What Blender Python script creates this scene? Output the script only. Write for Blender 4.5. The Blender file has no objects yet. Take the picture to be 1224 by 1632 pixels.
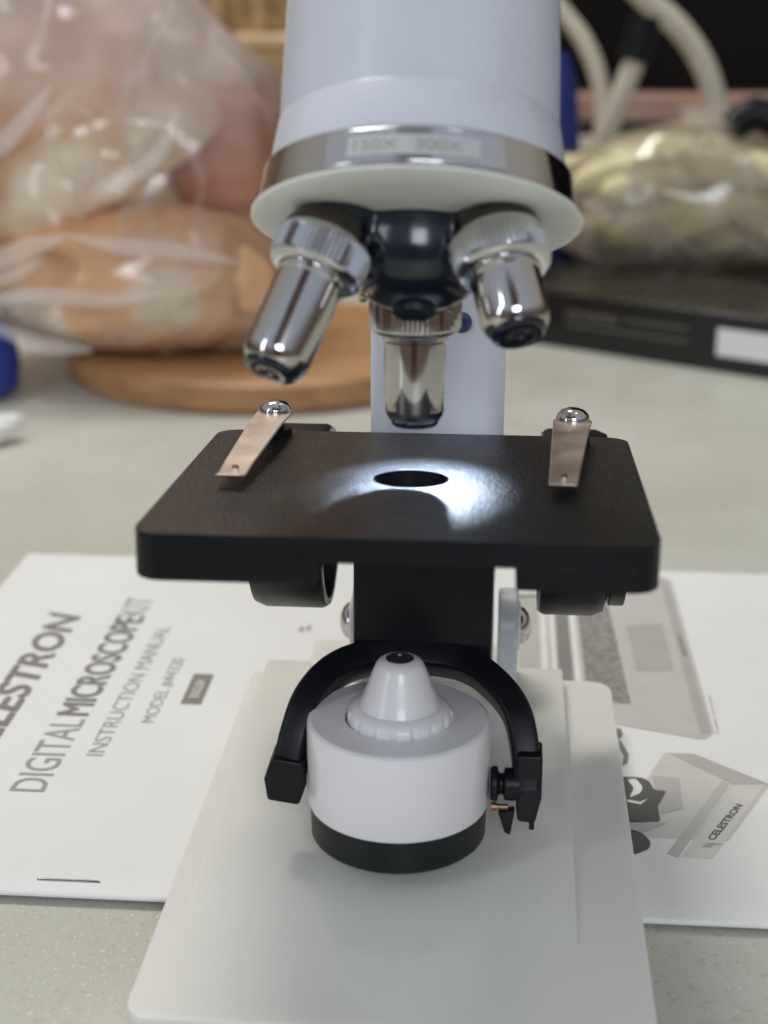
import bpy, bmesh, math, random
from mathutils import Vector, Matrix, noise
S = 0.01                      # all sizes below are in centimetres
rad = math.radians
sc = bpy.context.scene
COL = sc.collection

# ------------------------------------------------------------------ camera
cam_d = bpy.data.cameras.new("camera")
cam = bpy.data.objects.new("camera", cam_d); COL.objects.link(cam); sc.camera = cam
yaw, pitch = rad(4.5), rad(18.9)
fwd = Vector((-math.sin(yaw)*math.cos(pitch), math.cos(yaw)*math.cos(pitch), -math.sin(pitch)))
cam.location = (0, 0, 19*S)
cam.rotation_euler = fwd.to_track_quat('-Z', 'Y').to_euler()
cam_d.sensor_fit = 'HORIZONTAL'; cam_d.sensor_width = 24; cam_d.lens = 24*2500/1224
cam_d.clip_start = 0.01; cam_d.clip_end = 50
cam_d.dof.use_dof = True; cam_d.dof.focus_distance = 34.5*S; cam_d.dof.aperture_fstop = 11

# ------------------------------------------------------------------ world (dim room around the table)
w = bpy.data.worlds.new("World"); sc.world = w; w.use_nodes = True
nt = w.node_tree; N = nt.nodes; Lk = nt.links
bgn = N["Background"]; bgn.inputs[1].default_value = 0.80
tc = N.new("ShaderNodeTexCoord"); sep = N.new("ShaderNodeSeparateXYZ"); Lk.new(tc.outputs["Generated"], sep.inputs[0])
def wmath(op, a, b=None, c=None):
    m = N.new("ShaderNodeMath"); m.operation = op
    for i, v in enumerate((a, b, c)):
        if v is None: continue
        if isinstance(v, (int, float)): m.inputs[i].default_value = v
        else: Lk.new(v, m.inputs[i])
    return m.outputs[0]
def wmix(f, a, b):
    m = N.new("ShaderNodeMix"); m.data_type = 'RGBA'
    Lk.new(f, m.inputs[0])
    for s, v in ((6, a), (7, b)):
        if isinstance(v, tuple): m.inputs[s].default_value = (*v, 1)
        else: Lk.new(v, m.inputs[s])
    return m.outputs[2]
def sstep(v, a, b):
    m = N.new("ShaderNodeMapRange"); m.interpolation_type = 'SMOOTHSTEP'
    Lk.new(v, m.inputs[0]); m.inputs[1].default_value = a; m.inputs[2].default_value = b
    return m.outputs[0]
X_, Y_, Z_ = sep.outputs
ceil_ = wmix(sstep(Y_, -.6, .6), (.52, .58, .70), (.50, .47, .40))          # cool window side behind the camera, warm room ahead
walls = wmix(sstep(Y_, -.5, .5), (.17, .135, .12), (.14, .11, .085))
rm = wmix(sstep(Z_, .05, .5), walls, ceil_)
# dark brown band added behind the camera for the person the chrome reflects
ax = wmath('ABSOLUTE', X_)
person_band = wmath('MULTIPLY', wmath('SUBTRACT', 1.0, sstep(ax, .16, .22)), sstep(wmath('MULTIPLY', Y_, -1.0), .3, .5))
rm = wmix(wmath('MULTIPLY', person_band, .92), rm, (.085, .04, .03))
Lk.new(rm, bgn.inputs[0])

# ------------------------------------------------------------------ lamps
def area(name, loc, target, size, power, color):
    d = bpy.data.lights.new(name, 'AREA'); d.shape = 'RECTANGLE'; d.size, d.size_y = size[0]*S, size[1]*S
    d.energy = power; d.color = color
    o = bpy.data.objects.new(name, d); COL.objects.link(o)
    o.location = Vector(loc)*S
    o.rotation_euler = (Vector(target)-Vector(loc)).to_track_quat('-Z', 'Y').to_euler()
    return o
area("ceiling_lamp", (-42, 105, 150), (0, 40, 0), (70, 22), 15.5, (1.0, .96, .89))
area("kitchen_window", (22, -120, 80), (0, 30, 10), (60, 50), 10, (.86, .92, 1.0))
area("streak_light", (-90, -45, 60), (0, 30, 10), (12, 90), 2.6, (.88, .94, 1.0))  # tall narrow light added to draw the streak on the left objective
area("highlight_light", (45, 60, 170), (0, 50, 0), (18, 18), 1.0, (1, .97, .92))  # small unseen extra light, kept for its highlights

sc.view_settings.view_transform = 'Standard'; sc.view_settings.look = 'None'
sc.view_settings.exposure = 0; sc.view_settings.gamma = 1; sc.view_settings.use_curve_mapping = False
sc.cycles.max_bounces = 10; sc.cycles.transparent_max_bounces = 16
sc.cycles.sample_clamp_indirect = 6; sc.cycles.use_denoising = True
sc.render.engine = 'CYCLES'

# ================================================================== materials
def mat(name, color, rough=.5, metal=0, spec=.5, sss=0, sss_r=(.5, .5, .45), bump=0, bscale=40, cvar=0, cscale=8,
        coat=0, rvar=0, sss_scale=.004, dark=None, trans=0, detail=6, dust=None):
    m = bpy.data.materials.new(name); m.use_nodes = True
    t = m.node_tree; b = t.nodes["Principled BSDF"]
    b.inputs["Base Color"].default_value = (*color, 1)
    b.inputs["Roughness"].default_value = rough; b.inputs["Metallic"].default_value = metal
    b.inputs["Specular IOR Level"].default_value = spec
    b.inputs["Coat Weight"].default_value = coat; b.inputs["Coat Roughness"].default_value = .06
    if sss:
        b.inputs["Subsurface Weight"].default_value = sss; b.inputs["Subsurface Radius"].default_value = sss_r
        b.inputs["Subsurface Scale"].default_value = sss_scale
    if trans: b.inputs["Transmission Weight"].default_value = trans
    tcn = t.nodes.new("ShaderNodeTexCoord")
    def nz(scale, det=6):
        n = t.nodes.new("ShaderNodeTexNoise"); n.inputs["Scale"].default_value = scale
        n.inputs["Detail"].default_value = det; t.links.new(tcn.outputs["Object"], n.inputs["Vector"]); return n
    if cvar or dark:
        n = nz(cscale/S/10, detail); mx = t.nodes.new("ShaderNodeMix"); mx.data_type = 'RGBA'
        mr = t.nodes.new("ShaderNodeMapRange"); t.links.new(n.outputs[0], mr.inputs[0])
        mr.inputs[1].default_value = .35; mr.inputs[2].default_value = .65
        t.links.new(mr.outputs[0], mx.inputs[0])
        d = dark or tuple(c*(1-cvar) for c in color)
        mx.inputs[6].default_value = (*d, 1); mx.inputs[7].default_value = (*color, 1)
        t.links.new(mx.outputs[2], b.inputs["Base Color"])
    if dust:
        n = nz(55/S/10, 1.5); mr = t.nodes.new("ShaderNodeMapRange"); t.links.new(n.outputs[0], mr.inputs[0])
        mr.inputs[1].default_value = dust[1]; mr.inputs[2].default_value = dust[1]+.02; mr.inputs[4].default_value = dust[2]
        n2 = nz(2.2/S/10, 4); mr2 = t.nodes.new("ShaderNodeMapRange"); t.links.new(n2.outputs[0], mr2.inputs[0])
        mr2.inputs[1].default_value = .45; mr2.inputs[2].default_value = .62
        mm = t.nodes.new("ShaderNodeMath"); mm.operation = 'MULTIPLY'; t.links.new(mr.outputs[0], mm.inputs[0]); t.links.new(mr2.outputs[0], mm.inputs[1])
        mx2 = t.nodes.new("ShaderNodeMix"); mx2.data_type = 'RGBA'; t.links.new(mm.outputs[0], mx2.inputs[0]); mx2.inputs[7].default_value = (*dust[0], 1)
        src = b.inputs["Base Color"]
        if src.is_linked: t.links.new(src.links[0].from_socket, mx2.inputs[6])
        else: mx2.inputs[6].default_value = (*color, 1)
        t.links.new(mx2.outputs[2], src)
    if rvar:
        n = nz(12/S/10); mr = t.nodes.new("ShaderNodeMapRange"); t.links.new(n.outputs[0], mr.inputs[0])
        mr.inputs[1].default_value = .3; mr.inputs[2].default_value = .7
        mr.inputs[3].default_value = max(.02, rough-rvar); mr.inputs[4].default_value = rough+rvar
        t.links.new(mr.outputs[0], b.inputs["Roughness"])
    if bump:
        n = nz(bscale/S/10, 4); bp = t.nodes.new("ShaderNodeBump"); bp.inputs["Strength"].default_value = min(1, bump)
        bp.inputs["Distance"].default_value = .0003*bump; t.links.new(n.outputs[0], bp.inputs["Height"])
        t.links.new(bp.outputs[0], b.inputs["Normal"])
    return m

M = dict(
    chrome=mat("chrome", (.55, .53, .51), .10, 1, rvar=.05, bump=.2, bscale=20),
    chrome_fine=mat("knurled_chrome", (.62, .62, .63), .14, 1, rvar=.05),
    clip=mat("brushed_clip_steel", (.72, .63, .56), .42, 1, rvar=.06),
    white_enamel=mat("white_enamel", (.60, .62, .68), .28, sss=.1, bump=.15, bscale=60, cvar=.03, rvar=.05),
    white_gloss=mat("white_gloss_plastic", (.77, .755, .765), .30, sss=.15, cvar=.03, coat=.2, bump=.05, bscale=30, dust=((.35, .34, .33), .72, .5)),
    white_matte=mat("white_matte_plastic", (.80, .82, .76), .42, sss=.25, cvar=.04),
    base=mat("milky_base_plastic", (.70, .695, .645), .19, sss=.5, sss_r=(.9, .9, .75), sss_scale=.005, bump=.06, bscale=25, rvar=.05, dust=((.50, .48, .44), .74, .35)),
    arm=mat("white_arm_plastic", (.86, .87, .94), .35, sss=.2, cvar=.03),
    bracket=mat("bracket_plastic", (.56, .58, .62), .33, sss=.15, cvar=.05),
    black=mat("black_plastic", (.006, .007, .009), .36, spec=.22, bump=.3, bscale=150, rvar=.06),
    stage=mat("black_stage_paint", (.009, .010, .012), .34, bump=1.1, bscale=150, rvar=.05, spec=.42, dust=((.10, .10, .10), .69, .6), cvar=.3, cscale=3),
    gloss_black=mat("glossy_black_plastic", (.007, .011, .020), .2, spec=.6, bump=.1, bscale=20),
    knob=mat("dark_grey_knob", (.008, .009, .009), .38, spec=.25),
    grey_rim=mat("grey_rim", (.18, .18, .17), .3, .6),
    dkbase=mat("dark_green_black_plastic", (.012, .015, .015), .42, spec=.25, bump=.4, bscale=120, cvar=.3, cscale=12),
    label=mat("paper_label", (.50, .50, .49), .4, cvar=.08, cscale=20),
    ink=mat("grey_ink", (.20, .195, .17), .7),
    ink_light=mat("light_grey_ink", (.31, .305, .28), .7),
    ink_dark=mat("dark_ink", (.12, .115, .10), .7),
    paper=mat("matte_paper", (.73, .73, .705), .65, bump=.25, bscale=60, cvar=.03, cscale=4),
    glass=mat("lens_glass", (.03, .03, .035), .04, spec=.9),
    washer=mat('dark_chrome', (.10, .085, .08), .18, 1),
    brass=mat("brass", (.30, .18, .12), .4, 1),
)
# ================================================================== mesh helpers
def sharp(bm, ang=32):
    for f in bm.faces: f.smooth = True
    for e in bm.edges:
        if len(e.link_faces) == 2 and e.calc_face_angle(0) > rad(ang): e.smooth = False
        elif len(e.link_faces) != 2: e.smooth = False
def obj(name, bm, material, parent=None, bevel=0, seg=3, smooth=True, label=None, mods=None):
    bmesh.ops.recalc_face_normals(bm, faces=bm.faces[:])
    if smooth: sharp(bm)
    me = bpy.data.meshes.new(name); bm.to_mesh(me); bm.free()
    me.transform(Matrix.Scale(S, 4))
    me.materials.append(material)
    o = bpy.data.objects.new(name, me); COL.objects.link(o)
    if parent is not None:
        o.parent = parent
        t = parent
        while t.parent: t = t.parent
        if parent.type == 'EMPTY' or True:
            off = Vector(parent['_base']) if '_base' in parent else Vector((0, 0, 0))
            me.transform(Matrix.Translation(-off)); o['_base'] = list(off)
    else:
        # put the origin at the middle of the thing's foot
        xs = [v.co.x for v in me.vertices]; ys = [v.co.y for v in me.vertices]; zs = [v.co.z for v in me.vertices]
        c = Vector(((min(xs)+max(xs))/2, (min(ys)+max(ys))/2, min(zs)))
        me.transform(Matrix.Translation(-c)); o.location = c; o['_base'] = list(c)
    if bevel:
        b = o.modifiers.new("bevel", 'BEVEL'); b.width = bevel*S; b.segments = seg; b.limit_method = 'ANGLE'
        b.angle_limit = rad(35)
        for p in me.polygons: p.use_smooth = True
    if label: o['label'] = label
    return o
def thing(name, label, cat, loc, group=None):
    o = bpy.data.objects.new(name, None); COL.objects.link(o); o.empty_display_size = .02
    o.location = Vector(loc)*S; o['_base'] = list(Vector(loc)*S)
    o['label'] = label; o['category'] = cat
    if group: o['group'] = group
    return o
def tag(o, label, cat, group=None):
    o['label'] = label; o['category'] = cat
    if group: o['group'] = group
    return o
def frame(axis, up=(0, 0, 1)):
    a = Vector(axis).normalized(); u = Vector(up)
    if abs(a.dot(u)) > .99: u = Vector((0, 1, 0))
    x = u.cross(a).normalized(); y = a.cross(x)
    return Matrix((x, y, a)).transposed()
def lathe(bm, prof, o=(0, 0, 0), axis=(0, 0, 1), n=64, fn=None, closed=False):
    """prof: list of (radius, distance along axis)"""
    Fm = frame(axis); o = Vector(o); rings = []
    for r, h in prof:
        if r < 1e-5: rings.append([bm.verts.new(o+Fm@Vector((0, 0, h)))]); continue
        ring = []
        for k in range(n):
            a = 2*math.pi*k/n; rr = fn(r, h, a, k) if fn else r
            ring.append(bm.verts.new(o+Fm@Vector((rr*math.cos(a), rr*math.sin(a), h))))
        rings.append(ring)
    for A, B in zip(rings, rings[1:]):
        if len(A) == 1 and len(B) == 1: continue
        for k in range(n):
            j = (k+1) % n
            if len(A) == 1: bm.faces.new((A[0], B[k], B[j]))
            elif len(B) == 1: bm.faces.new((A[k], A[j], B[0]))
            else: bm.faces.new((A[k], A[j], B[j], B[k]))
    return bm
def rpoly(pts, r, seg=6):
    """rounded polygon"""
    out = []; n = len(pts)
    for i, p in enumerate(pts):
        ri = r[i] if isinstance(r, (list, tuple)) else r
        p = Vector(p[:2]); a = (Vector(pts[i-1][:2])-p); b = (Vector(pts[(i+1) % n][:2])-p)
        if ri <= 0: out.append(p); continue
        an = a.angle(b); d = min(ri/math.tan(an/2), a.length*.49, b.length*.49); rr = d*math.tan(an/2)
        a.normalize(); b.normalize(); c = p+(a+b).normalized()*(rr/math.sin(an/2))
        p0 = p+a*d; p1 = p+b*d; v0 = p0-c; v1 = p1-c
        for k in range(seg+1):
            t = k/seg; v = v0.lerp(v1, t).normalized()*rr
            out.append(c+v)
    return out
def prism(bm, pts, z0, z1, mtx=None, taper=1.0):
    mtx = mtx or Matrix.Identity(4)
    c = sum((Vector(p[:2]) for p in pts), Vector((0, 0)))/len(pts)
    A = [bm.verts.new(mtx@Vector((p[0], p[1], z0))) for p in pts]
    B = [bm.verts.new(mtx@Vector((c.x+(p[0]-c.x)*taper, c.y+(p[1]-c.y)*taper, z1))) for p in pts]
    n = len(pts)
    bm.faces.new(A[::-1]); bm.faces.new(B)
    for k in range(n): bm.faces.new((A[k], A[(k+1) % n], B[(k+1) % n], B[k]))
    return bm
def box(bm, x0, x1, y0, y1, z0, z1, mtx=None):
    return prism(bm, [(x0, y0), (x1, y0), (x1, y1), (x0, y1)], z0, z1, mtx)
def catmull(pts, n=8):
    P = [Vector(p) for p in pts]; P = [P[0]*2-P[1]]+P+[P[-1]*2-P[-2]]; out = []
    for i in range(1, len(P)-2):
        for k in range(n):
            t = k/n; a, b, c, d = P[i-1:i+3]
            out.append(.5*((2*b)+(c-a)*t+(2*a-5*b+4*c-d)*t*t+(3*b-a-3*c+d)*t**3))
    out.append(P[-2]); return out
def sweep(bm, pts, sec, up=(0, 1, 0), scale=None):
    """sweep a closed section (list of (a,b)) along pts; b follows `up`"""
    rings = []; n = len(sec)
    for i, p in enumerate(pts):
        t = (pts[min(i+1, len(pts)-1)]-pts[max(i-1, 0)]).normalized(); u = Vector(up(i/(len(pts)-1)) if callable(up) else up)
        u = (u-t*t.dot(u)).normalized(); s = t.cross(u)
        k = scale(i/(len(pts)-1)) if scale else 1
        rings.append([bm.verts.new(p+(s*a+u*b)*k) for a, b in sec])
    for A, B in zip(rings, rings[1:]):
        for k in range(n): bm.faces.new((A[k], A[(k+1) % n], B[(k+1) % n], B[k]))
    bm.faces.new(rings[0][::-1]); bm.faces.new(rings[-1]); return bm
def circ(r, n=20): return [(r*math.cos(2*math.pi*k/n), r*math.sin(2*math.pi*k/n)) for k in range(n)]
def textmesh(s, P0, U, V, bold=0, shear=0, curve=None):
    """text filling the parallelogram P0 + u*U + v*V, returned as a bmesh in cm"""
    cu = bpy.data.curves.new("t", 'FONT'); cu.body = s; cu.offset = bold; cu.resolution_u = 4
    o = bpy.data.objects.new("t", cu); COL.objects.link(o)
    dg = bpy.context.evaluated_depsgraph_get(); dg.update()
    me = bpy.data.meshes.new_from_object(o.evaluated_get(dg))
    bm = bmesh.new(); bm.from_mesh(me)
    xs = [v.co.x for v in bm.verts]; ys = [v.co.y for v in bm.verts]
    x0, x1, y0, y1 = min(xs), max(xs), min(ys), max(ys)
    if all(ch not in s for ch in "gjpqy,Q"): pass
    P0, U, V = Vector(P0), Vector(U), Vector(V)
    for v in bm.verts:
        a = (v.co.x-x0)/(x1-x0); b = (v.co.y-y0)/(y1-y0)
        a += shear*b
        v.co = curve(a, b) if curve else P0+U*a+V*b
    COL.objects.unlink(o); bpy.data.objects.remove(o); bpy.data.meshes.remove(me); bpy.data.curves.remove(cu)
    return bm
def flat(name, polys, z, material, parent, label=None):
    bm = bmesh.new()
    for pl in polys: bm.faces.new([bm.verts.new((x, y, z)) for x, y in pl])
    bmesh.ops.triangulate(bm, faces=bm.faces[:])
    return obj(name, bm, material, parent, smooth=False, label=label)

# ================================================================== setting
# worktop: greige stone-look laminate with fine speckle
m = bpy.data.materials.new("speckled_worktop"); m.use_nodes = True; t = m.node_tree; b = t.nodes["Principled BSDF"]
tcn = t.nodes.new("ShaderNodeTexCoord")
def tn(scale, det=5, rough=.5):
    n = t.nodes.new("ShaderNodeTexNoise"); n.inputs["Scale"].default_value = scale; n.inputs["Detail"].default_value = det
    n.inputs["Roughness"].default_value = rough; t.links.new(tcn.outputs["Object"], n.inputs["Vector"]); return n
def tmix(fac, a, b2):
    mx = t.nodes.new("ShaderNodeMix"); mx.data_type = 'RGBA'; t.links.new(fac, mx.inputs[0])
    for s_, v in ((6, a), (7, b2)):
        if isinstance(v, tuple): mx.inputs[s_].default_value = (*v, 1)
        else: t.links.new(v, mx.inputs[s_])
    return mx.outputs[2]
def trange(v, a, b2, c=0, d=1):
    mr = t.nodes.new("ShaderNodeMapRange"); t.links.new(v, mr.inputs[0])
    for i_, q in enumerate((a, b2, c, d)): mr.inputs[1+i_].default_value = q
    return mr.outputs[0]
c1 = tmix(trange(tn(9, 4).outputs[0], .35, .65), (.455, .455, .39), (.53, .53, .465))
c2 = tmix(trange(tn(420, 3, .7).outputs[0], .55, .72), c1, (.40, .385, .31))
c3 = tmix(trange(tn(900, 2, .6).outputs[0], .60, .72), c2, (.66, .65, .58))
t.links.new(c3, b.inputs["Base Color"])
t.links.new(trange(tn(30, 4).outputs[0], .3, .7, .30, .46), b.inputs["Roughness"])
bp = t.nodes.new("ShaderNodeBump"); bp.inputs["Strength"].default_value = .2; bp.inputs["Distance"].default_value = .0002
t.links.new(tn(600, 3).outputs[0], bp.inputs["Height"]); t.links.new(bp.outputs[0], b.inputs["Normal"])
bm = bmesh.new(); box(bm, -90, 90, -20, 128, -3, 0)
o = obj("countertop", bm, m, bevel=.3); o['kind'] = 'structure'
M['wall_dark'] = mat("dark_oven_wall", (.009, .007, .006), .6, cvar=.4, cscale=.6, spec=.1)
M['wall_warm'] = mat("warm_wall", (.42, .25, .15), .6, cvar=.3, cscale=.5)
bm = bmesh.new(); box(bm, -2, 120, 129, 131, -3, 90)
o = obj("wall_dark", bm, M['wall_dark']); o['kind'] = 'structure'
bm = bmesh.new(); box(bm, -120, -2.02, 129, 131, -3, 90)
o = obj("wall_warm", bm, M['wall_warm']); o['kind'] = 'structure'

# ================================================================== instruction booklet
Z0 = .27
bk = thing("instruction_booklet", "white stapled instruction booklet lying open-side away under the microscope base", "booklet", (-2.5, 39, 0))
prof = [(49.4, .03), (49.42, .20), (44, .245), (36, .26), (31, .275), (29.4, .30), (28.95, .295), (28.74, .26), (28.68, .19), (28.74, .12), (28.95, .09), (30.5, .04), (36, .02)]
def top_z(y):
    q = [(28.68, .19)]+sorted(prof[1:8]); 
    for (a, za), (c, zc) in zip(q, q[1:]):
        if a <= y <= c: return za+(zc-za)*(y-a)/(c-a)
    return .25
bm = bmesh.new(); rings = []
NX = 40
for i in range(NX+1):
    x = -16.15+27.2*i/NX
    rings.append([bm.verts.new((x, y, z)) for y, z in prof])
for A, B in zip(rings, rings[1:]):
    for k in range(len(prof)): bm.faces.new((A[k], B[k], B[(k+1) % len(prof)], A[(k+1) % len(prof)]))
bm.faces.new(rings[0]); bm.faces.new(rings[-1][::-1])
obj("cover", bm, M['paper'], bk, bevel=.03, seg=2)
# inner pages seen along the far edge and the ends
bm = bmesh.new(); box(bm, -16.10, 10.98, 30.0, 49.47, .05, .17)
obj("page_block", bm, mat("page_edges", (.70, .69, .63), .8, cvar=.12, cscale=40), bk)
def cover_text(name, s, x_base, x_top, y0, y1, m_, bold=0, shear=0, parent=bk, label=None, fat=0):
    def cv(a, b_):
        y = y0+(y1-y0)*a; return Vector((x_base+(x_top-x_base)*b_, y, top_z(y)+.012))
    bm = textmesh(s, (0, 0, 0), (1, 0, 0), (0, 1, 0), bold, shear, cv)
    if fat:      # heavier strokes: the same glyphs struck again a hair to each side
        for k, (dx, dy) in enumerate(((0, fat), (0, -fat), (fat*.7, 0), (-fat*.7, 0))):
            q_ = textmesh(s, (0, 0, 0), (1, 0, 0), (0, 1, 0), bold, shear, cv)
            for v in q_.verts: v.co += Vector((dx, dy, .002*(k+1)))
            me_ = bpy.data.meshes.new("q"); q_.to_mesh(me_); q_.free(); bm.from_mesh(me_); bpy.data.meshes.remove(me_)
    return obj(name, bm, m_, parent, smooth=False, label=label)
cover_text("title_text", "CELESTRON", -12.84, -13.78, 34.15, 43.85, M['ink'], .004, .028, fat=.045, label="bold slanted grey capitals CELESTRON")
cover_text("trademark_mark", "®", -13.75, -13.95, 44.0, 44.25, M['ink_light'])
cover_text("title_text", "DIGITAL", -10.85, -11.74, 33.0, 36.95, M['ink_light'], .004, label="thin grey capitals DIGITAL")
cover_text("title_text", "MICROSCOPE", -10.87, -11.72, 37.18, 44.0, M['ink'], 0, fat=.035, label="bold grey capitals MICROSCOPE")
cover_text("title_text", "KIT", -10.9, -11.74, 44.16, 45.6, M['ink_light'], 0, label="thin grey capitals KIT")
cover_text("subtitle_text", "INSTRUCTION MANUAL", -9.9, -10.34, 34.95, 43.32, M['ink_light'], -.004)
cover_text("model_text", "MODEL #44320", -8.98, -9.37, 36.9, 41.05, M['ink_light'], -.004)
pl = flat("language_box", [[(-8.55, 38.08), (-7.98, 38.08), (-7.98, 40.03), (-8.55, 40.03)]], top_z(39)+.012, M['ink'], bk)
cover_text("language_text", "ENGLISH", -8.13, -8.39, 38.5, 39.6, M['paper'], .01, parent=pl).location.z += .00008
flat("print_speck", [[(-6.0, 43.3), (-5.85, 43.3), (-5.85, 43.65), (-6.0, 43.6)], [(-5.78, 43.4), (-5.66, 43.35), (-5.66, 43.8), (-5.75, 43.8)]], .265, M['ink_light'], bk)
bm = bmesh.new()
sweep(bm, [Vector(p) for p in [(-9.9, 29.14, .27), (-9.88, 29.14, .315), (-9.6, 29.14, .322), (-8.8, 29.14, .322), (-8.53, 29.14, .315), (-8.5, 29.14, .27)]], circ(.03, 8), (0, 1, 0))
obj("staple", bm, M['chrome_fine'], bk)
# printed grey picture: laptop, keyboard, touchpad, cable, lens and carton
G = lambda v, n="print_grey": mat(n, (v, v*.985, v*.92), .6, cvar=.06, cscale=12)
g_body, g_dark, g_mid, g_lt, g_vd = G(.50), G(.215), G(.40), G(.62), G(.10)
zp = .272
pic = flat("printed_laptop", [rpoly([(.6, 46.6), (5.40, 48.75), (5.60, 48.3), (5.71, 37.5), (5.40, 37.05), (3.2, 37.76), (.6, 38.4)], [0, .3, .1, .3, .2, 0, 0])], zp, g_body, bk)
flat("laptop_edge", [[(5.24, 48.4), (5.48, 48.3), (5.62, 37.5), (5.34, 37.3)]], zp+.008, g_mid, pic)
flat("laptop_keyboard", [[(2.44, 47.3), (3.38, 47.6), (3.66, 39.0), (2.5, 39.15)]], zp+.008,
     mat("keyboard_print", (.30, .295, .27), .6, cscale=60, dark=(.17, .165, .15)), pic)
flat("laptop_hinge", [[(1.76, 47.2), (2.14, 47.25), (2.16, 38.6), (1.76, 38.6)]], zp+.008, g_dark, pic)
flat("laptop_screen_bar", [[(1.28, 46.2), (1.46, 46.25), (1.46, 38.6), (1.28, 38.6)], [(1.56, 46.3), (1.70, 46.3), (1.72, 38.6), (1.60, 38.6)],
     [(2.18, 47.3), (2.34, 47.3), (2.38, 38.8), (2.22, 38.8)]], zp+.008, G(.72), pic)
flat("laptop_screen", [[(.6, 46.5), (1.2, 46.55), (1.2, 38.6), (.6, 38.6)]], zp+.008, G(.45), pic)
flat("screen_line", [[(.4, 46.75), (1.5, 46.85), (1.5, 46.65), (.4, 46.5)]], zp+.012, g_dark, pic)
flat("laptop_touchpad", [[(3.9, 44.42), (4.98, 44.72), (5.04, 41.28), (3.96, 41.2)]], zp+.008, g_mid, pic)
flat("laptop_latch", [[(5.37, 43.8), (5.46, 43.8), (5.5, 42.3), (5.41, 42.3)]], zp+.012, g_dark, pic)
o = obj("caption_text", textmesh("Computer not included", (5.86, 37.42, zp), (.04, 2.28, 0), (-.11, 0, 0)), g_mid, bk, smooth=False)
ct = flat("printed_carton", [[(4.32, 36.24), (5.04, 36.23), (6.73, 34.76), (4.96, 31.12), (4.01, 31.12), (3.3, 31.95), (3.79, 34.93)]], zp, G(.56), bk)
flat("carton_top", [[(4.45, 36.2), (5.04, 36.23), (6.73, 34.76), (5.89, 34.66)]], zp+.008, G(.43), ct)
flat("carton_front", [[(5.89, 34.66), (6.6, 34.74), (4.93, 31.2), (4.22, 31.2)]], zp+.008, G(.60), ct)
flat("carton_groove", [[(5.60, 34.89), (5.74, 34.7), (4.16, 31.18), (3.92, 31.32)]], zp+.008, G(.47), ct)
flat("carton_shade", [[(3.9, 35.0), (4.55, 34.9), (4.5, 33.4), (3.95, 33.1)]], zp+.008, G(.44), ct)
obj("carton_text", textmesh("CELESTRON", (5.06, 31.98, zp+.014), (.88, 1.68, 0), (-.17, .07, 0), .03, .0), g_vd, ct, smooth=False)
flat("carton_swoosh", [[(4.73, 31.68), (4.91, 31.88), (5.26, 31.84), (5.02, 31.78), (4.94, 31.67)]], zp+.014, G(.36), ct)
ln = flat("printed_lens", [rpoly([(3.0, 34.79), (3.21, 34.86), (3.76, 34.86), (3.88, 34.26), (4.18, 34.22), (3.91, 33.48), (3.9, 32.74), (3.0, 32.6)], [0, .5, .5, .08, .05, .1, .1, 0])], zp+.016, g_vd, bk)
flat("lens_glint", [rpoly([(3.27, 34.7), (3.47, 34.80), (3.62, 34.36), (3.54, 34.05), (3.25, 33.80), (3.40, 34.28)], [.05, .3, .4, .4, .02, .3]), [(3.2, 33.72), (3.5, 33.62), (3.7, 33.8), (3.5, 33.5), (3.2, 33.6)]], zp+.022, G(.8), ln)
flat("lens_blade", [[(3.0, 32.55), (4.04, 32.69), (3.44, 32.2), (3.0, 32.29)]], zp+.016, G(.42), ln)
flat("lens_foot", [rpoly([(3.0, 32.29), (3.25, 32.29), (3.43, 32.2), (3.60, 31.83), (3.55, 31.5), (3.23, 31.25), (3.0, 31.2)], [0, 0, .3, .3, .3, .2, 0])], zp+.016, g_vd, ln)
flat("printed_cable", [[(3.1, 37.6), (3.3, 37.5), (3.32, 37.15), (3.2, 36.9)], [(3.2, 36.9), (3.27, 36.7), (3.4, 36.06), (3.34, 35.6), (3.2, 35.45), (3.2, 35.6), (3.26, 35.99), (3.2, 36.3)]], zp, g_dark, bk)

# ================================================================== microscope
mi = thing("microscope", "small toy-like microscope with white tube, chrome objectives and black square stage, nearest object", "microscope", (-1.75, 30.7, 0))
HOLE = Vector((-1.78, 29.4, 9.61)); TT = rad(4.2)
SM = Matrix.Translation(HOLE)@Matrix.Rotation(-TT, 4, 'X')          # stage frame: leans 4 degrees back
def sv(*p): return SM@Vector(p)
def sd(*p): return (SM.to_3x3()@Vector(p))
ZB = .26
# --- base
BL = [(-6.52, 23.15), (3.0, 23.15), (2.98, 37.95), (-6.48, 37.95)]
bm = bmesh.new()
prism(bm, rpoly(BL, [.45, .45, .55, .45], 8), ZB, 1.40)
bm_plate = bm
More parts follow.
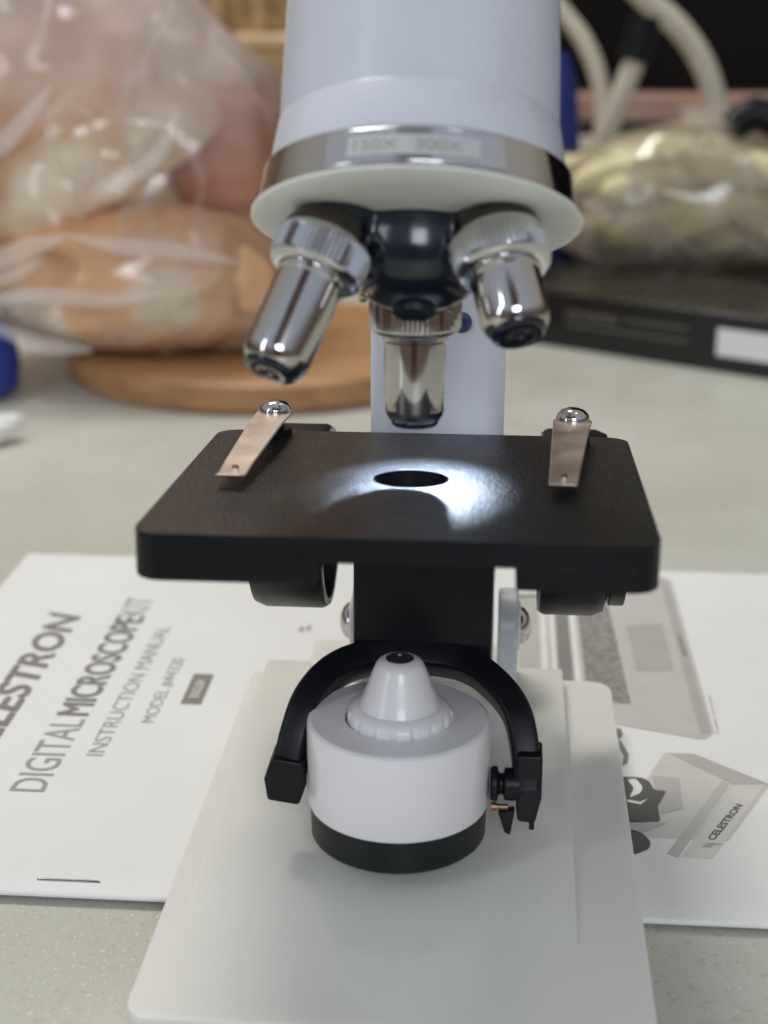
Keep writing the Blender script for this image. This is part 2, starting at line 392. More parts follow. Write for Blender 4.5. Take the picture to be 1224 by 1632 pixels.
# raised deck that falls away towards the front
bm = bmesh.new()
dp = []
for k in range(19):
    q = k/18; dp.append((24.8+9.6*q, 1.34+.53*q))
dp += [(37.55, 1.868), (37.72, 1.83), (37.8, 1.74), (37.8, 1.0), (24.8, 1.0)]
L_ = [bm.verts.new((-6.04, y, z)) for y, z in dp]; R_ = [bm.verts.new((1.70, y, z)) for y, z in dp]
bm.faces.new(L_); bm.faces.new(R_[::-1])
for k in range(len(dp)): bm.faces.new((L_[k], R_[k], R_[(k+1) % len(dp)], L_[(k+1) % len(dp)]))
def union(a_bm, b_bm):
    os_ = []
    for q_ in (a_bm, b_bm):
        bmesh.ops.recalc_face_normals(q_, faces=q_.faces[:])
        me_ = bpy.data.meshes.new("u"); q_.to_mesh(me_); q_.free(); o_ = bpy.data.objects.new("u", me_); COL.objects.link(o_); os_.append(o_)
    md = os_[0].modifiers.new("u", 'BOOLEAN'); md.operation = 'UNION'; md.solver = 'EXACT'; md.object = os_[1]
    dg = bpy.context.evaluated_depsgraph_get(); dg.update()
    me_ = bpy.data.meshes.new_from_object(os_[0].evaluated_get(dg)); out_ = bmesh.new(); out_.from_mesh(me_); bpy.data.meshes.remove(me_)
    for o_ in os_: m0 = o_.data; bpy.data.objects.remove(o_); bpy.data.meshes.remove(m0)
    return out_
bm = union(bm_plate, bm)
base = obj("base", bm, M['base'], mi, bevel=.15, seg=4)
bm = bmesh.new(); prism(bm, rpoly([(-4.85, 36.6), (.35, 36.6), (.35, 38.3), (-4.85, 38.3)], .25, 5), 1.7, 2.25)
obj("base_boss", bm, M['base'], base, bevel=.12)
# low ribs moulded on the deck
bm = bmesh.new()
for pp in ([(-5.2, 24.9), (-5.05, 24.9), (-5.15, 31.4), (-5.28, 31.4)], [(1.98, 24.2), (2.12, 24.2), (2.12, 34.5), (1.98, 34.5)]):
    prism(bm, pp, 1.2, 1.30 if pp[0][0] > 0 else 1.63)
for pp in ([(-4.6, 24.9), (-4.3, 24.9), (-4.3, 25.02), (-4.6, 25.02)], [(-4.6, 28.2), (-4.4, 28.2), (-4.35, 28.45), (-4.6, 28.4)]):
    prism(bm, pp, 1.2, 1.34 if pp[0][1] < 26 else 1.52)
# (ribs kept off: the moulding reads smooth)
bm.free()
# --- hinge bracket plates and bolts
def rounded_plate(x0, x1, yc, z0, zt, hw):
    bm = bmesh.new(); pts = [(yc-hw, z0), (yc+hw, z0)]
    for k in range(13):
        a = math.pi*k/12; pts.append((yc+hw*math.cos(a), zt-hw+hw*math.sin(a)))
    mt = Matrix(((0, 0, 1, 0), (1, 0, 0, 0), (0, 1, 0, 0), (0, 0, 0, 1)))
    return prism(bm, pts, x0, x1, mt)
HY = 36.6
for x0, x1, s in ((-3.66, -3.28, -1), (.0, .50, 1)):
    pl = obj("hinge_plate", rounded_plate(x0, x1, HY, 2.2, 4.45, .95), M['bracket'], mi, bevel=.08)
    bm = bmesh.new(); xo = x0 if s < 0 else x1
    lathe(bm, [(0, .28), (.18, .265), (.34, .2), (.45, .1), (.49, 0), (.49, -.02)], (xo+s*.06, HY, 3.5), (s, 0, 0), 32)
    blt = obj("hinge_bolt", bm, M['chrome'], pl)
    bm = bmesh.new(); lathe(bm, [(.0, .05), (.60, .05), (.63, 0), (0, 0)], (xo+s*.01, HY, 3.5), (s, 0, 0), 32)
    obj("washer", bm, M['white_matte'], pl)
# --- arm: rises behind the stage, carries the head
bm = bmesh.new()
secp = rpoly([(-1.50, -.9), (1.55, -.9), (1.55, .9), (-1.50, .9)], .45, 5)
path = [(0, 36.5, 2.9), (0, 36.45, 4.5), (0, 36.2, 6.5), (0, 35.5, 8.5)]
def Sc(p): q = sv(*p); return q
ring = []
stations = [((-1.66, 36.5, 2.8), 1.0, .9), ((-1.66, 36.4, 4.6), 1.0, .9), ((-1.55, 35.5, 7.4), 1.0, .95), ((-1.53, 35.05, 9.2), 1, 1.0),
            ((-1.53, 35.2, 11.6), 1, 1.0), ((-1.53, 35.4, 14.0), 1, 1.0), ((-1.53, 35.5, 17.5), 1, 1.0), ((-1.53, 35.2, 20.0), .9, 1.1), ((-1.53, 34.6, 21.0), .8, 1.0)]
for (cx, cy, cz), sx, sy in stations:
    ring.append([bm.verts.new((cx+p[0]*sx, cy+p[1]*sy, cz)) for p in secp])
for A, B in zip(ring, ring[1:]):
    for k in range(len(secp)): bm.faces.new((A[k], A[(k+1) % len(secp)], B[(k+1) % len(secp)], B[k]))
bm.faces.new(ring[0][::-1]); bm.faces.new(ring[-1])
arm = obj("arm", bm, M['arm'], mi)
bm = bmesh.new(); lathe(bm, [(0, .16), (.14, .14), (.22, .06), (.24, 0), (.24, -.05)], sv(.80, 4.75, 2.45), sd(0, -1, 0), 24)
obj("arm_screw", bm, mat("blue_plastic_dome", (.02, .05, .16), .15, spec=.8), arm)
# --- focus knobs (axis across the microscope)
def knob(x0, x1, face):
    bm = bmesh.new(); L = x1-x0
    def kn(r, h, a, k): return r*(1+(.012 if (k % 4) < 2 else -.012)) if r > 1.9 else r
    if face > 0:   # open cup facing the arm (+x)
        prof_ = [(0, 0), (1.75, 0), (2.05, .10), (2.15, .35), (2.15, L-.1), (2.10, L), (1.92, L), (1.90, L-.3), (1.85, .5), (0, .5)]
    else:
        prof_ = [(0, .9), (1.85, .9), (1.9, .1), (1.92, 0), (2.10, 0), (2.15, .1), (2.15, L-.35), (2.05, L-.1), (1.75, L), (0, L)]
    lathe(bm, prof_, sv(x0, 5.25, -2.2), (1, 0, 0), 96)
    k = obj("focus_knob", bm, M['knob'], mi)
    bm = bmesh.new(); xx = x1+.005 if face > 0 else x0-.045
    lathe(bm, [(1.93, 0), (2.07, 0), (2.07, .04), (1.93, .04), (1.93, 0)], sv(xx, 5.25, -2.2), (1, 0, 0), 96)
    obj("rim", bm, M['grey_rim'], k)
    return k
knob(-3.95, -2.20, 1); knob(2.72, 4.25, -1)
bm = bmesh.new(); lathe(bm, [(0, 0), (1.9, 0), (1.9, .32), (0, .32)], sv(4.3, 5.25, -2.2), (1, 0, 0), 64); obj("knob_cap", bm, M['knob'], mi)
bm = bmesh.new(); lathe(bm, [(0, 0), (.45, 0), (.45, 7), (0, 7)], sv(-3.3, 5.25, -2.2), (1, 0, 0), 24); obj("focus_shaft", bm, M['chrome_fine'], mi)

# --- stage with a round aperture, a shallow apron and notched front skirt
R1 = .75
outl = rpoly([(-4.58, -4.45), (4.52, -4.45), (4.52, 4.38), (-4.58, 4.38)], .5, 8)
bm = bmesh.new(); NH = 48
out = [bm.verts.new(SM@Vector((p[0], p[1], 0))) for p in outl]
hole = [bm.verts.new(SM@Vector((R1*math.cos(2*math.pi*k/NH), R1*math.sin(2*math.pi*k/NH), 0))) for k in range(NH)]
hb = [bm.verts.new(SM@Vector((R1*math.cos(2*math.pi*k/NH), R1*math.sin(2*math.pi*k/NH), -.45))) for k in range(NH)]
ob = [bm.verts.new(SM@Vector((p[0], p[1], -.45))) for p in outl]
def ringfill(O, H, flip):
    es = [bm.edges.new((O[k], O[(k+1) % len(O)])) if not bm.edges.get((O[k], O[(k+1) % len(O)])) else bm.edges.get((O[k], O[(k+1) % len(O)])) for k in range(len(O))]
    es += [bm.edges.get((H[k], H[(k+1) % len(H)])) or bm.edges.new((H[k], H[(k+1) % len(H)])) for k in range(len(H))]
    bmesh.ops.triangle_fill(bm, use_beauty=True, use_dissolve=False, edges=es)
for k in range(len(outl)): bm.faces.new((out[k], out[(k+1) % len(outl)], ob[(k+1) % len(outl)], ob[k]))
for k in range(NH): bm.faces.new((hole[k], hole[(k+1) % NH], hb[(k+1) % NH], hb[k]))
ringfill(out, hole, 0); ringfill(ob, hb, 1)
stage = obj("stage", bm, M['stage'], mi, bevel=.09, seg=4)
stage.data.materials.append(M['black'])
zn = SM.to_3x3()@Vector((0, 0, 1))
for p_ in stage.data.polygons:
    if abs(p_.normal.dot(zn)) < .5: p_.material_index = 1
# deeper side skirts left and right of the front notch
bm = bmesh.new()
prism(bm, rpoly([(-4.58, -4.45), (-1.35, -4.45), (-1.35, 4.3), (-4.58, 4.3)], [.5, .05, .05, .4], 6), -.86, -.40, SM)
prism(bm, rpoly([(2.06, -4.45), (4.52, -4.45), (4.52, 4.3), (2.06, 4.3)], [.05, .5, .4, .05], 6), -.86, -.40, SM)
obj("stage_skirt", bm, M['black'], stage, bevel=.06)
bm = bmesh.new(); lathe(bm, [(.74, 0), (.62, 0), (.62, .1), (.74, .1), (.74, 0)], sv(0, 0, -.40), sd(0, 0, 1), 48)
obj("aperture_ring", bm, M['gloss_black'], stage)
bm = bmesh.new(); lathe(bm, [(0, 0), (.63, 0), (.63, .02), (0, .02)], sv(0, 0, -.38), sd(0, 0, 1), 48)
obj("aperture_glass", bm, M['glass'], stage)
# block below the stage that carries the lamp yoke
bm = bmesh.new()
box(bm, -1.30, 1.66, 1.6, 4.6, -4.6, -.46, SM)
obj("stage_bracket", bm, M['black'], mi, bevel=.08)
# --- stage clips
def clip(rx, ry, tx, ty, w0, w1, lab):
    d = Vector((tx-rx, ty-ry)); L = d.length; d.normalize(); n_ = Vector((-d.y, d.x))
    zs = [(-.42, .50, .62), (0, .50, 1.0), (.25, .50, 1.0), (.5, .42, None), (.8, .33, None), (.93, .26, None), (.965, .25, None), (1.0, .31, None)]
    bm = bmesh.new(); T_, B_ = [], []
    for f_, z, k in zs:
        l = f_*L if f_ > 0 else f_
        wd = (w0+(w1-w0)*max(0, f_))/2*(k or 1)
        c = Vector((rx, ry))+d*l
        for s_ in (-1, 1):
            p = c+n_*wd*s_
            T_.append(bm.verts.new(SM@Vector((p.x, p.y, z)))); B_.append(bm.verts.new(SM@Vector((p.x, p.y, z-.05))))
    q = len(zs)
    for i in range(q-1):
        a, b_, c_, d_ = 2*i, 2*i+1, 2*i+3, 2*i+2
        bm.faces.new((T_[a], T_[b_], T_[c_], T_[d_])); bm.faces.new((B_[d_], B_[c_], B_[b_], B_[a]))
        bm.faces.new((T_[a], T_[d_], B_[d_], B_[a])); bm.faces.new((T_[b_], B_[b_], B_[c_], T_[c_]))
    bm.faces.new((T_[0], B_[0], B_[1], T_[1])); bm.faces.new((T_[-2], T_[-1], B_[-1], B_[-2]))
    c = obj("stage_clip", bm, M['clip'], mi, bevel=.02, seg=2, label=lab)
    bm = bmesh.new(); lathe(bm, [(.36, 0), (.365, .05), (.33, .14), (.25, .22), (.13, .265), (0, .28)], sv(rx, ry, .50), sd(0, 0, 1), 40)
    obj("rivet", bm, M['chrome'], c)
    bm = bmesh.new(); lathe(bm, [(.2, -.02), (.2, .5), (0, .5)], sv(rx, ry, 0), sd(0, 0, 1), 24)
    lathe(bm, [(0, -.01), (.38, -.01), (.38, .14), (.2, .14)], sv(rx, ry, 0), sd(0, 0, 1), 32)
    obj("post", bm, M['black'], c)
    bm = bmesh.new(); p = Vector((rx, ry))+d*L*.88
    lathe(bm, [(.075, -.02), (.07, .03), (0, .05)], sv(p.x, p.y, .30), sd(0, 0, 1), 16)
    obj("dimple", bm, M['chrome'], c)
clip(-3.28, 4.0, -3.40, -1.25, .80, .53, "stage clip turned slightly outwards, shadow beneath its tip")
clip(3.29, 3.75, 2.92, -1.40, .84, .53, "stage clip on the right rear corner")

# --- yoke
YP = [(-2.50, -.0, -6.35), (-2.36, .25, -5.6), (-2.12, .7, -4.95), (-1.62, 1.3, -4.55), (-.9, 1.75, -4.42), (.2, 1.85, -4.40), (1.1, 1.7, -4.48), (1.75, 1.2, -4.72), (2.22, .65, -5.15), (2.42, .2, -5.9), (2.45, 0, -6.5)]
pts = catmull([SM@Vector(p) for p in YP], 8)
bm = bmesh.new()
cen = SM@Vector((0, 0, -6.2))
hs, hb_ = .29, .46
secy = [(-hs, -hb_), (hs, -hb_), (hs, hb_), (-hs, hb_)]
secy = [tuple(v) for v in rpoly(secy, .1, 3)]
sweep(bm, pts, secy, lambda t_: sd(0, .80, -.60) if True else None)
yoke = obj("lamp_yoke", bm, M['black'], mi)
bm = bmesh.new()
prism(bm, rpoly([(-.33, -.42), (.33, -.42), (.42, .05), (.30, .55), (-.36, .55), (-.46, .05)], .08, 3), -.38, .38,
      Matrix.Translation(sv(-2.50, -.05, -6.42))@Matrix.Rotation(rad(90), 4, 'X')@Matrix.Rotation(rad(-8), 4, 'Z'))
obj("yoke_lug", bm, M['black'], yoke, bevel=.04)
bm = bmesh.new()
prism(bm, rpoly([(-.22, -.75), (.14, -.78), (.26, -.2), (.26, .75), (-.26, .75), (-.26, -.4)], .07, 3), -.36, .36,
      Matrix.Translation(sv(2.50, 0, -6.35))@Matrix.Rotation(rad(90), 4, 'X'))
obj("yoke_lug", bm, M['black'], yoke, bevel=.04)
bm = bmesh.new()
lathe(bm, [(0, 0), (.32, 0), (.36, .06), (.36, .15), (.22, .19), (.22, .27), (.34, .30), (.34, .62), (0, .62)], sv(1.70, -.1, -6.38), (1, 0, 0), 28)
obj("pivot_knob", bm, M['black'], yoke, bevel=.02)
bm = bmesh.new()
prism(bm, [(0, 0), (.34, .04), (.26, -.52), (.14, -.46)], -.12, .12, Matrix.Translation(sv(1.88, -.2, -6.92))@Matrix.Rotation(rad(90), 4, 'X'))
box(bm, 2.52, 2.63, -.3, -.2, -7.30, -7.0, SM)
obj("spring_tab", bm, M['black'], yoke, bevel=.02)
bm = bmesh.new(); lathe(bm, [(0, 0), (.09, 0), (.09, .1), (.06, .1), (.06, .34), (0, .34)], sv(1.74, -.3, -6.80), (1, 0, 0), 16)
obj("contact_pin", bm, M['brass'], yoke)
bm = bmesh.new(); lathe(bm, [(0, 0), (.16, 0), (.16, .5), (0, .5)], sv(-2.3, -.05, -6.45), (1, 0, 0), 20)
obj("pivot_pin", bm, M['white_matte'], yoke)

# --- illuminator (drum, collar, nose cone)
LX, LY, LZ = -1.98, 29.0, 0
zt = 4.62
bm = bmesh.new()
lathe(bm, [(0, zt-2.62), (1.76, zt-2.62), (1.82, zt-2.56), (1.84, zt-1.82)], (LX, LY, 0), (0, 0, 1), 96)
lb = obj("lamp_foot", bm, M['dkbase'], mi)
bm = bmesh.new()
lathe(bm, [(1.80, zt-1.88), (1.86, zt-1.86), (1.885, zt-1.80), (1.885, zt-.12), (1.86, zt-.04), (1.80, zt), (1.30, zt+.01), (1.12, zt+.01), (1.10, zt-.02), (1.10, zt-.25), (0, zt-.25)], (LX, LY, 0), (0, 0, 1), 96)
lamp = obj("lamp_housing", bm, M['white_gloss'], mi)
bm = bmesh.new()
def facet(r, h, a, k):
    return r*(.965 if k % 8 > 5 else 1.012) if r > 1.0 and h < zt+.16 else r
lathe(bm, [(.9, zt-.24), (1.06, zt-.22), (1.07, zt+.10), (1.05, zt+.14), (1.02, zt+.20), (.94, zt+.27), (.78, zt+.33), (0, zt+.33)], (LX+.03, LY, 0), (0, 0, 1), 128, facet)
col_ = obj("collar_ring", bm, M['white_gloss'], lamp)
bm = bmesh.new()
lathe(bm, [(.84, zt+.30), (.80, zt+.38), (.73, zt+.55), (.57, zt+.98), (.50, zt+1.15), (.44, zt+1.24), (.36, zt+1.29), (.27, zt+1.31), (.25, zt+1.26), (0, zt+1.26)], (LX+.02, LY, 0), (0, 0, 1), 64)
obj("nose_cone", bm, M['white_gloss'], lamp)
bm = bmesh.new(); lathe(bm, [(.29, zt+1.305), (.24, zt+1.335), (.14, zt+1.37), (0, zt+1.385)], (LX+.02, LY, 0), (0, 0, 1), 32)
obj("lamp_lens", bm, M['glass'], lamp)
bm = bmesh.new(); lathe(bm, [(.055, zt+1.37), (.03, zt+1.39), (0, zt+1.395)], (LX+.02, LY, 0), (0, 0, 1), 16)
obj("bulb_tip", bm, M['label'], lamp)

# --- head: tilted tube, chrome band, white plate
HT = rad(26)
HP = sv(.09, -.7, 4.99)
Aup = Vector((0, math.sin(HT), math.cos(HT))); Hy = Vector((0, math.cos(HT), -math.sin(HT)))
HM = Matrix.Translation(HP)@Matrix.Rotation(-HT, 4, 'X')
def hv(*p): return HM@Vector(p)
bm = bmesh.new(); lathe(bm, [(0, -.12), (1.2, -.11), (2.4, -.06), (2.98, .0), (3.05, .03), (3.05, .06), (2.9, .09), (0, .09)], HP, Aup, 128)
plate = obj("head_plate", bm, M['white_matte'], mi)
bm = bmesh.new(); lathe(bm, [(2.90, .08), (2.965, .09), (2.955, .14), (2.85, .80), (2.84, .84), (2.78, .86), (2.7, .86)], HP, Aup, 128)
band = obj("chrome_band", bm, M['chrome'], mi)
bm = bmesh.new(); lathe(bm, [(2.76, .84), (2.745, .95), (2.62, 1.75), (2.60, 1.78)], HP, Aup, 128)
obj("tube_collar", bm, M['white_enamel'], mi)
bm = bmesh.new(); lathe(bm, [(2.595, 1.74), (2.58, 3.0), (2.52, 6.5), (2.48, 9.0), (2.3, 9.3), (1.5, 9.5), (1.5, 11.5), (1.4, 11.6), (0, 11.6)], HP, Aup, 128)
obj("tube", bm, M['white_enamel'], mi)
# magnification window on the band
def bandpt(a, h, off): 
    r = 2.955-(h-.14)*.159+off
    return HM@Vector((r*math.sin(a), -r*math.cos(a), h))
def bandpatch(a0, a1, h0, h1, off, thick=.03, n=24):
    bm = bmesh.new(); G_ = []
    for i in range(n+1):
        a = a0+(a1-a0)*i/n
        G_.append([bm.verts.new(bandpt(a, h0, off)), bm.verts.new(bandpt(a, h1, off)), bm.verts.new(bandpt(a, h1, off-thick)), bm.verts.new(bandpt(a, h0, off-thick))])
    for A, B in zip(G_, G_[1:]):
        for k in range(4): bm.faces.new((A[k], A[(k+1) % 4], B[(k+1) % 4], B[k]))
    bm.faces.new(G_[0]); bm.faces.new(G_[-1][::-1]); return bm
win = obj("label_frame", bandpatch(-.52, .60, .15, .79, .03, .05), M['chrome_fine'], band, bevel=.03)
lab = obj("magnification_label", bandpatch(-.36, .42, .28, .65, .042, .02), M['label'], band)
for s_, a0, a1 in (("150X", -.32, -.06), ("300X", .04, .31)):
    obj("label_text", textmesh(s_, (0, 0, 0), (1, 0, 0), (0, 1, 0), .01, 0, lambda a, b_: bandpt(a0+(a1-a0)*a, .37+.20*b_, .048)), M['ink_light'], lab, smooth=False)

# --- turret and objectives
def coll_dir(c, tip):
    return (tip-c).normalized()
OBJ = [(sv(.05, 0, 3.22), sv(.06, 0, 1.1), .57, None),
       (sv(-1.55, -2.0, 4.45), sv(-2.30, -3.15, 2.62), .60, None),
       (sv(1.66, -1.95, 4.55), sv(2.02, -2.9, 3.30), .60, None)]
apex = HM@Vector((0, 1.0, 2.2))
tax = Vector((0, -math.sin(rad(32)), -math.cos(rad(32))))
tc0 = HP+Vector((0, -.1, .05))
bm = bmesh.new()
lathe(bm, [(0, -.2), (1.30, -.2), (1.36, .1), (1.38, .4), (1.33, .75), (1.22, 1.02), (1.02, 1.27), (.75, 1.46), (.35, 1.58), (0, 1.62)], HP+Hy*.1, -Aup, 48)
for c, tip, r, _ in OBJ:
    d = coll_dir(c, tip)
    lathe(bm, [(0, -1.75), (.62, -1.75), (.66, -1.0), (.70, -.55), (0, -.55)], c, d, 32)
tur = obj("turret", bm, M['gloss_black'], mi)
rm_ = tur.modifiers.new("join", 'REMESH'); rm_.mode = 'VOXEL'; rm_.voxel_size = .05*S; rm_.use_smooth_shade = True
sm_ = tur.modifiers.new("soft", 'SMOOTH'); sm_.factor = .5; sm_.iterations = 50
bm = bmesh.new(); lathe(bm, [(0, -.3), (.42, -.3), (.42, .06), (.34, .10), (.30, .05), (0, .05)], HP+Hy*.1-Aup*1.62, -Aup, 32)
ts = obj("turret_screw", bm, M['gloss_black'], tur)
bm = bmesh.new(); lathe(bm, [(.10, 0), (.08, .04), (0, .06)], HP+Hy*.1-Aup*1.5+Vector((-.95, 0, 0.12)), Vector((-.3, -.8, -.3)), 16)
obj("detent_pin", bm, mat("brass_pin", (.75, .65, .4), .25, 1), tur)
for i, (c, tip, r, _) in enumerate(OBJ):
    d = coll_dir(c, tip); Lc = (tip-c).length
    bm = bmesh.new()
    def knurl(rr, h, a, k): return rr*(1+(.030 if k % 2 else -.030)) if -.3 < h < .22 and rr > .8 else rr
    lathe(bm, [(0, -.40), (.80, -.40), (.85, -.36), (.865, -.32), (.87, -.26), (.86, .20), (.85, .26), (.80, .32), (.70, .36), (0, .36)], c, d, 108, knurl)
    ol = obj("objective", bm, M['chrome_fine'] if i else M['chrome'], mi,
             label=["objective pointing straight down at the stage aperture", "long objective pointing outwards to the left", "short objective pointing towards the viewer"][i])
    bm = bmesh.new()
    lathe(bm, [(0, .30), (r+.06, .30), (r+.06, .46), (r+.02, .50), (r+.02, .56), (r+.01, Lc-.32), (r-.02, Lc-.20), (r-.07, Lc-.12), (r-.13, Lc-.04), (r-.18, Lc), (.30, Lc), (.28, Lc-.08), (0, Lc-.12)], c, d, 72)
    obj("barrel", bm, M['chrome'], ol)
    bm = bmesh.new()
    lathe(bm, [(r-.10, Lc-.08), (r-.125, Lc-.01), (r-.17, Lc+.03), (r-.26, Lc+.05), (.2, Lc+.03), (.18, Lc-.06), (0, Lc-.07)], c, d, 48)
    obj("tip_ring", bm, M['gloss_black'], ol)
    bm = bmesh.new(); lathe(bm, [(.17, Lc-.0), (.1, Lc+.03), (0, Lc+.04)], c, d, 24)
    obj("front_lens", bm, M['glass'], ol)
    if i:
        bm = bmesh.new(); lathe(bm, [(0, -.78), (.66, -.78), (.74, -.70), (.85, -.44), (.85, -.38), (0, -.38)], c, d, 64)
        obj("collar_washer", bm, M['washer'], ol)
# --- small LED at the front of the arm: it is lit and throws the bluish pool on the stage
LEDP = sv(.38, 2.75, 3.15)
bm = bmesh.new(); lathe(bm, [(0, -1.9), (.26, -1.9), (.26, -.1), (.22, 0), (0, 0)], LEDP-Vector((0, .02, 0))+Vector((0, .12, .03)), sd(-.0, -.75, -.6), 24)
led = obj("led_holder", bm, M['white_gloss'], arm)
ld = bpy.data.lights.new("stage_led", 'SPOT'); ld.energy = .9; ld.color = (.62, .78, 1.0); ld.spot_size = rad(56); ld.spot_blend = 1.0
ld.shadow_soft_size = .0012
lo = bpy.data.objects.new("stage_led", ld); COL.objects.link(lo); lo.parent = mi
lo.location = LEDP*S-Vector(mi['_base']) + sd(0, -.75, -.6)*S*.2
lo.rotation_euler = (sv(.12, .2, 0)-LEDP).to_track_quat('-Z', 'Y').to_euler()

# ================================================================== background objects
# round cutting board
wood = bpy.data.materials.new("board_wood"); wood.use_nodes = True; t = wood.node_tree; b = t.nodes["Principled BSDF"]
tcn = t.nodes.new("ShaderNodeTexCoord"); mp = t.nodes.new("ShaderNodeMapping"); mp.inputs["Scale"].default_value = (6, 60, 60)
t.links.new(tcn.outputs["Object"], mp.inputs[0]); n = t.nodes.new("ShaderNodeTexNoise"); n.inputs["Scale"].default_value = 2.2; n.inputs["Detail"].default_value = 8
n.inputs["Distortion"].default_value = .6; t.links.new(mp.outputs[0], n.inputs["Vector"])
t.links.new(tmix(trange(n.outputs[0], .35, .68), (.36, .18, .075), (.50, .275, .12)), b.inputs["Base Color"]); b.inputs["Roughness"].default_value = .5
bm = bmesh.new(); lathe(bm, [(0, 0), (9.8, 0), (10.0, .2), (10.05, .8), (9.95, 1.3), (9.6, 1.5), (0, 1.5)], (-12.2, 78.3, 0), (0, 0, 1), 96)
tag(obj("cutting_board", bm, wood), "round brown wooden cutting board under the bagged bread", "cutting board")

# bread: ellipsoids with crust colours that belong to them
def lump(c, r, amp, seed, rot=(0, 0, 0), sub=5, freq=.35, flat_bottom=None):
    bm = bmesh.new(); bmesh.ops.create_icosphere(bm, subdivisions=sub, radius=1)
    R_ = Matrix.Rotation(rot[2], 3, 'Z')@Matrix.Rotation(rot[1], 3, 'Y')@Matrix.Rotation(rot[0], 3, 'X')
    for v in bm.verts:
        d = v.co.normalized(); e = Vector([math.copysign(abs(q)**.82, q) for q in d])
        p = R_@Vector((e.x*r[0], e.y*r[1], e.z*r[2]))
        k = 1+amp*noise.fractal(Vector(c)*.1+p*freq+Vector((seed, 0, 0)), 1, 2, 3)
        q = Vector(c)+p*k
        if flat_bottom is not None and q.z < flat_bottom: q.z = flat_bottom+(q.z-flat_bottom)*.1
        v.co = q
    return bm
def crust(name, spots, c_hi, c_lo, c_pale):
    m_ = bpy.data.materials.new(name); m_.use_nodes = True; global t, tcn
    t = m_.node_tree; b_ = t.nodes["Principled BSDF"]; tcn = t.nodes.new("ShaderNodeTexCoord")
    col = tmix(trange(tn(18, 4).outputs[0], .38, .62), c_lo, c_hi)
    for (p, r_) in spots:
        vd = t.nodes.new("ShaderNodeVectorMath"); vd.operation = 'DISTANCE'; t.links.new(tcn.outputs["Object"], vd.inputs[0]); vd.inputs[1].default_value = [q*S for q in p]
        ad = t.nodes.new("ShaderNodeMath"); ad.operation = 'MULTIPLY_ADD'; t.links.new(tn(60, 3).outputs[0], ad.inputs[0]); ad.inputs[1].default_value = .012; t.links.new(vd.outputs["Value"], ad.inputs[2])
        col = tmix(trange(ad.outputs[0], r_*S+.006, r_*S*1.25+.009, 1, 0), col, c_pale)
    t.links.new(col, b_.inputs["Base Color"]); b_.inputs["Roughness"].default_value = .45
    bp_ = t.nodes.new("ShaderNodeBump"); bp_.inputs["Distance"].default_value = .002; bp_.inputs["Strength"].default_value = .5
    t.links.new(tn(70, 5).outputs[0], bp_.inputs["Height"]); t.links.new(bp_.outputs[0], b_.inputs["Normal"])
    return m_
HI, LO, PALE = (.92, .60, .35), (.82, .44, .21), (.92, .80, .60)
o = obj("bread_loaf", lump((-18.0, 75.5, 5.0), (7.2, 4.6, 3.5), .05, 1, sub=5, flat_bottom=1.6), crust("crust_lower", [((2.2, -4.6, 3.0), 1.4), ((-4.8, -3.4, 1.0), 2.0)], HI, LO, PALE))
tag(o, "lowest golden bread loaf inside the clear bag, with a flat pale patch on its side", "bread", "bread loaves in the clear bag")
o = obj("bread_loaf", lump((-19.9, 75.2, 10.5), (6.6, 3.6, 2.25), .06, 5, rot=(0, rad(-26), 0), sub=5), crust("crust_pale", [((0, -3, 1.6), 3.0), ((4.2, -2, 4.6), 1.8)], (.88, .66, .42), (.80, .52, .28), PALE))
tag(o, "palest bread loaf, slanting up to the right across the others in the clear bag", "bread", "bread loaves in the clear bag")
o = obj("bread_loaf", lump((-22.6, 80.2, 13.6), (5.0, 3.6, 3.9), .05, 7, rot=(0, rad(-25), 0), sub=5), crust("crust_orange", [], (.84, .56, .34), (.76, .44, .22), PALE))
tag(o, "orange bread loaf at the upper left of the clear bag, behind the palest loaf", "bread", "bread loaves in the clear bag")
o = obj("bread_loaf", lump((-14.3, 80.0, 10.6), (3.4, 3.2, 3.3), .04, 9, sub=5), crust("crust_brown", [], (.66, .29, .17), (.54, .21, .11), PALE))
tag(o, "darkest reddish brown bread loaf, rearmost in the clear bag", "bread", "bread loaves in the clear bag")
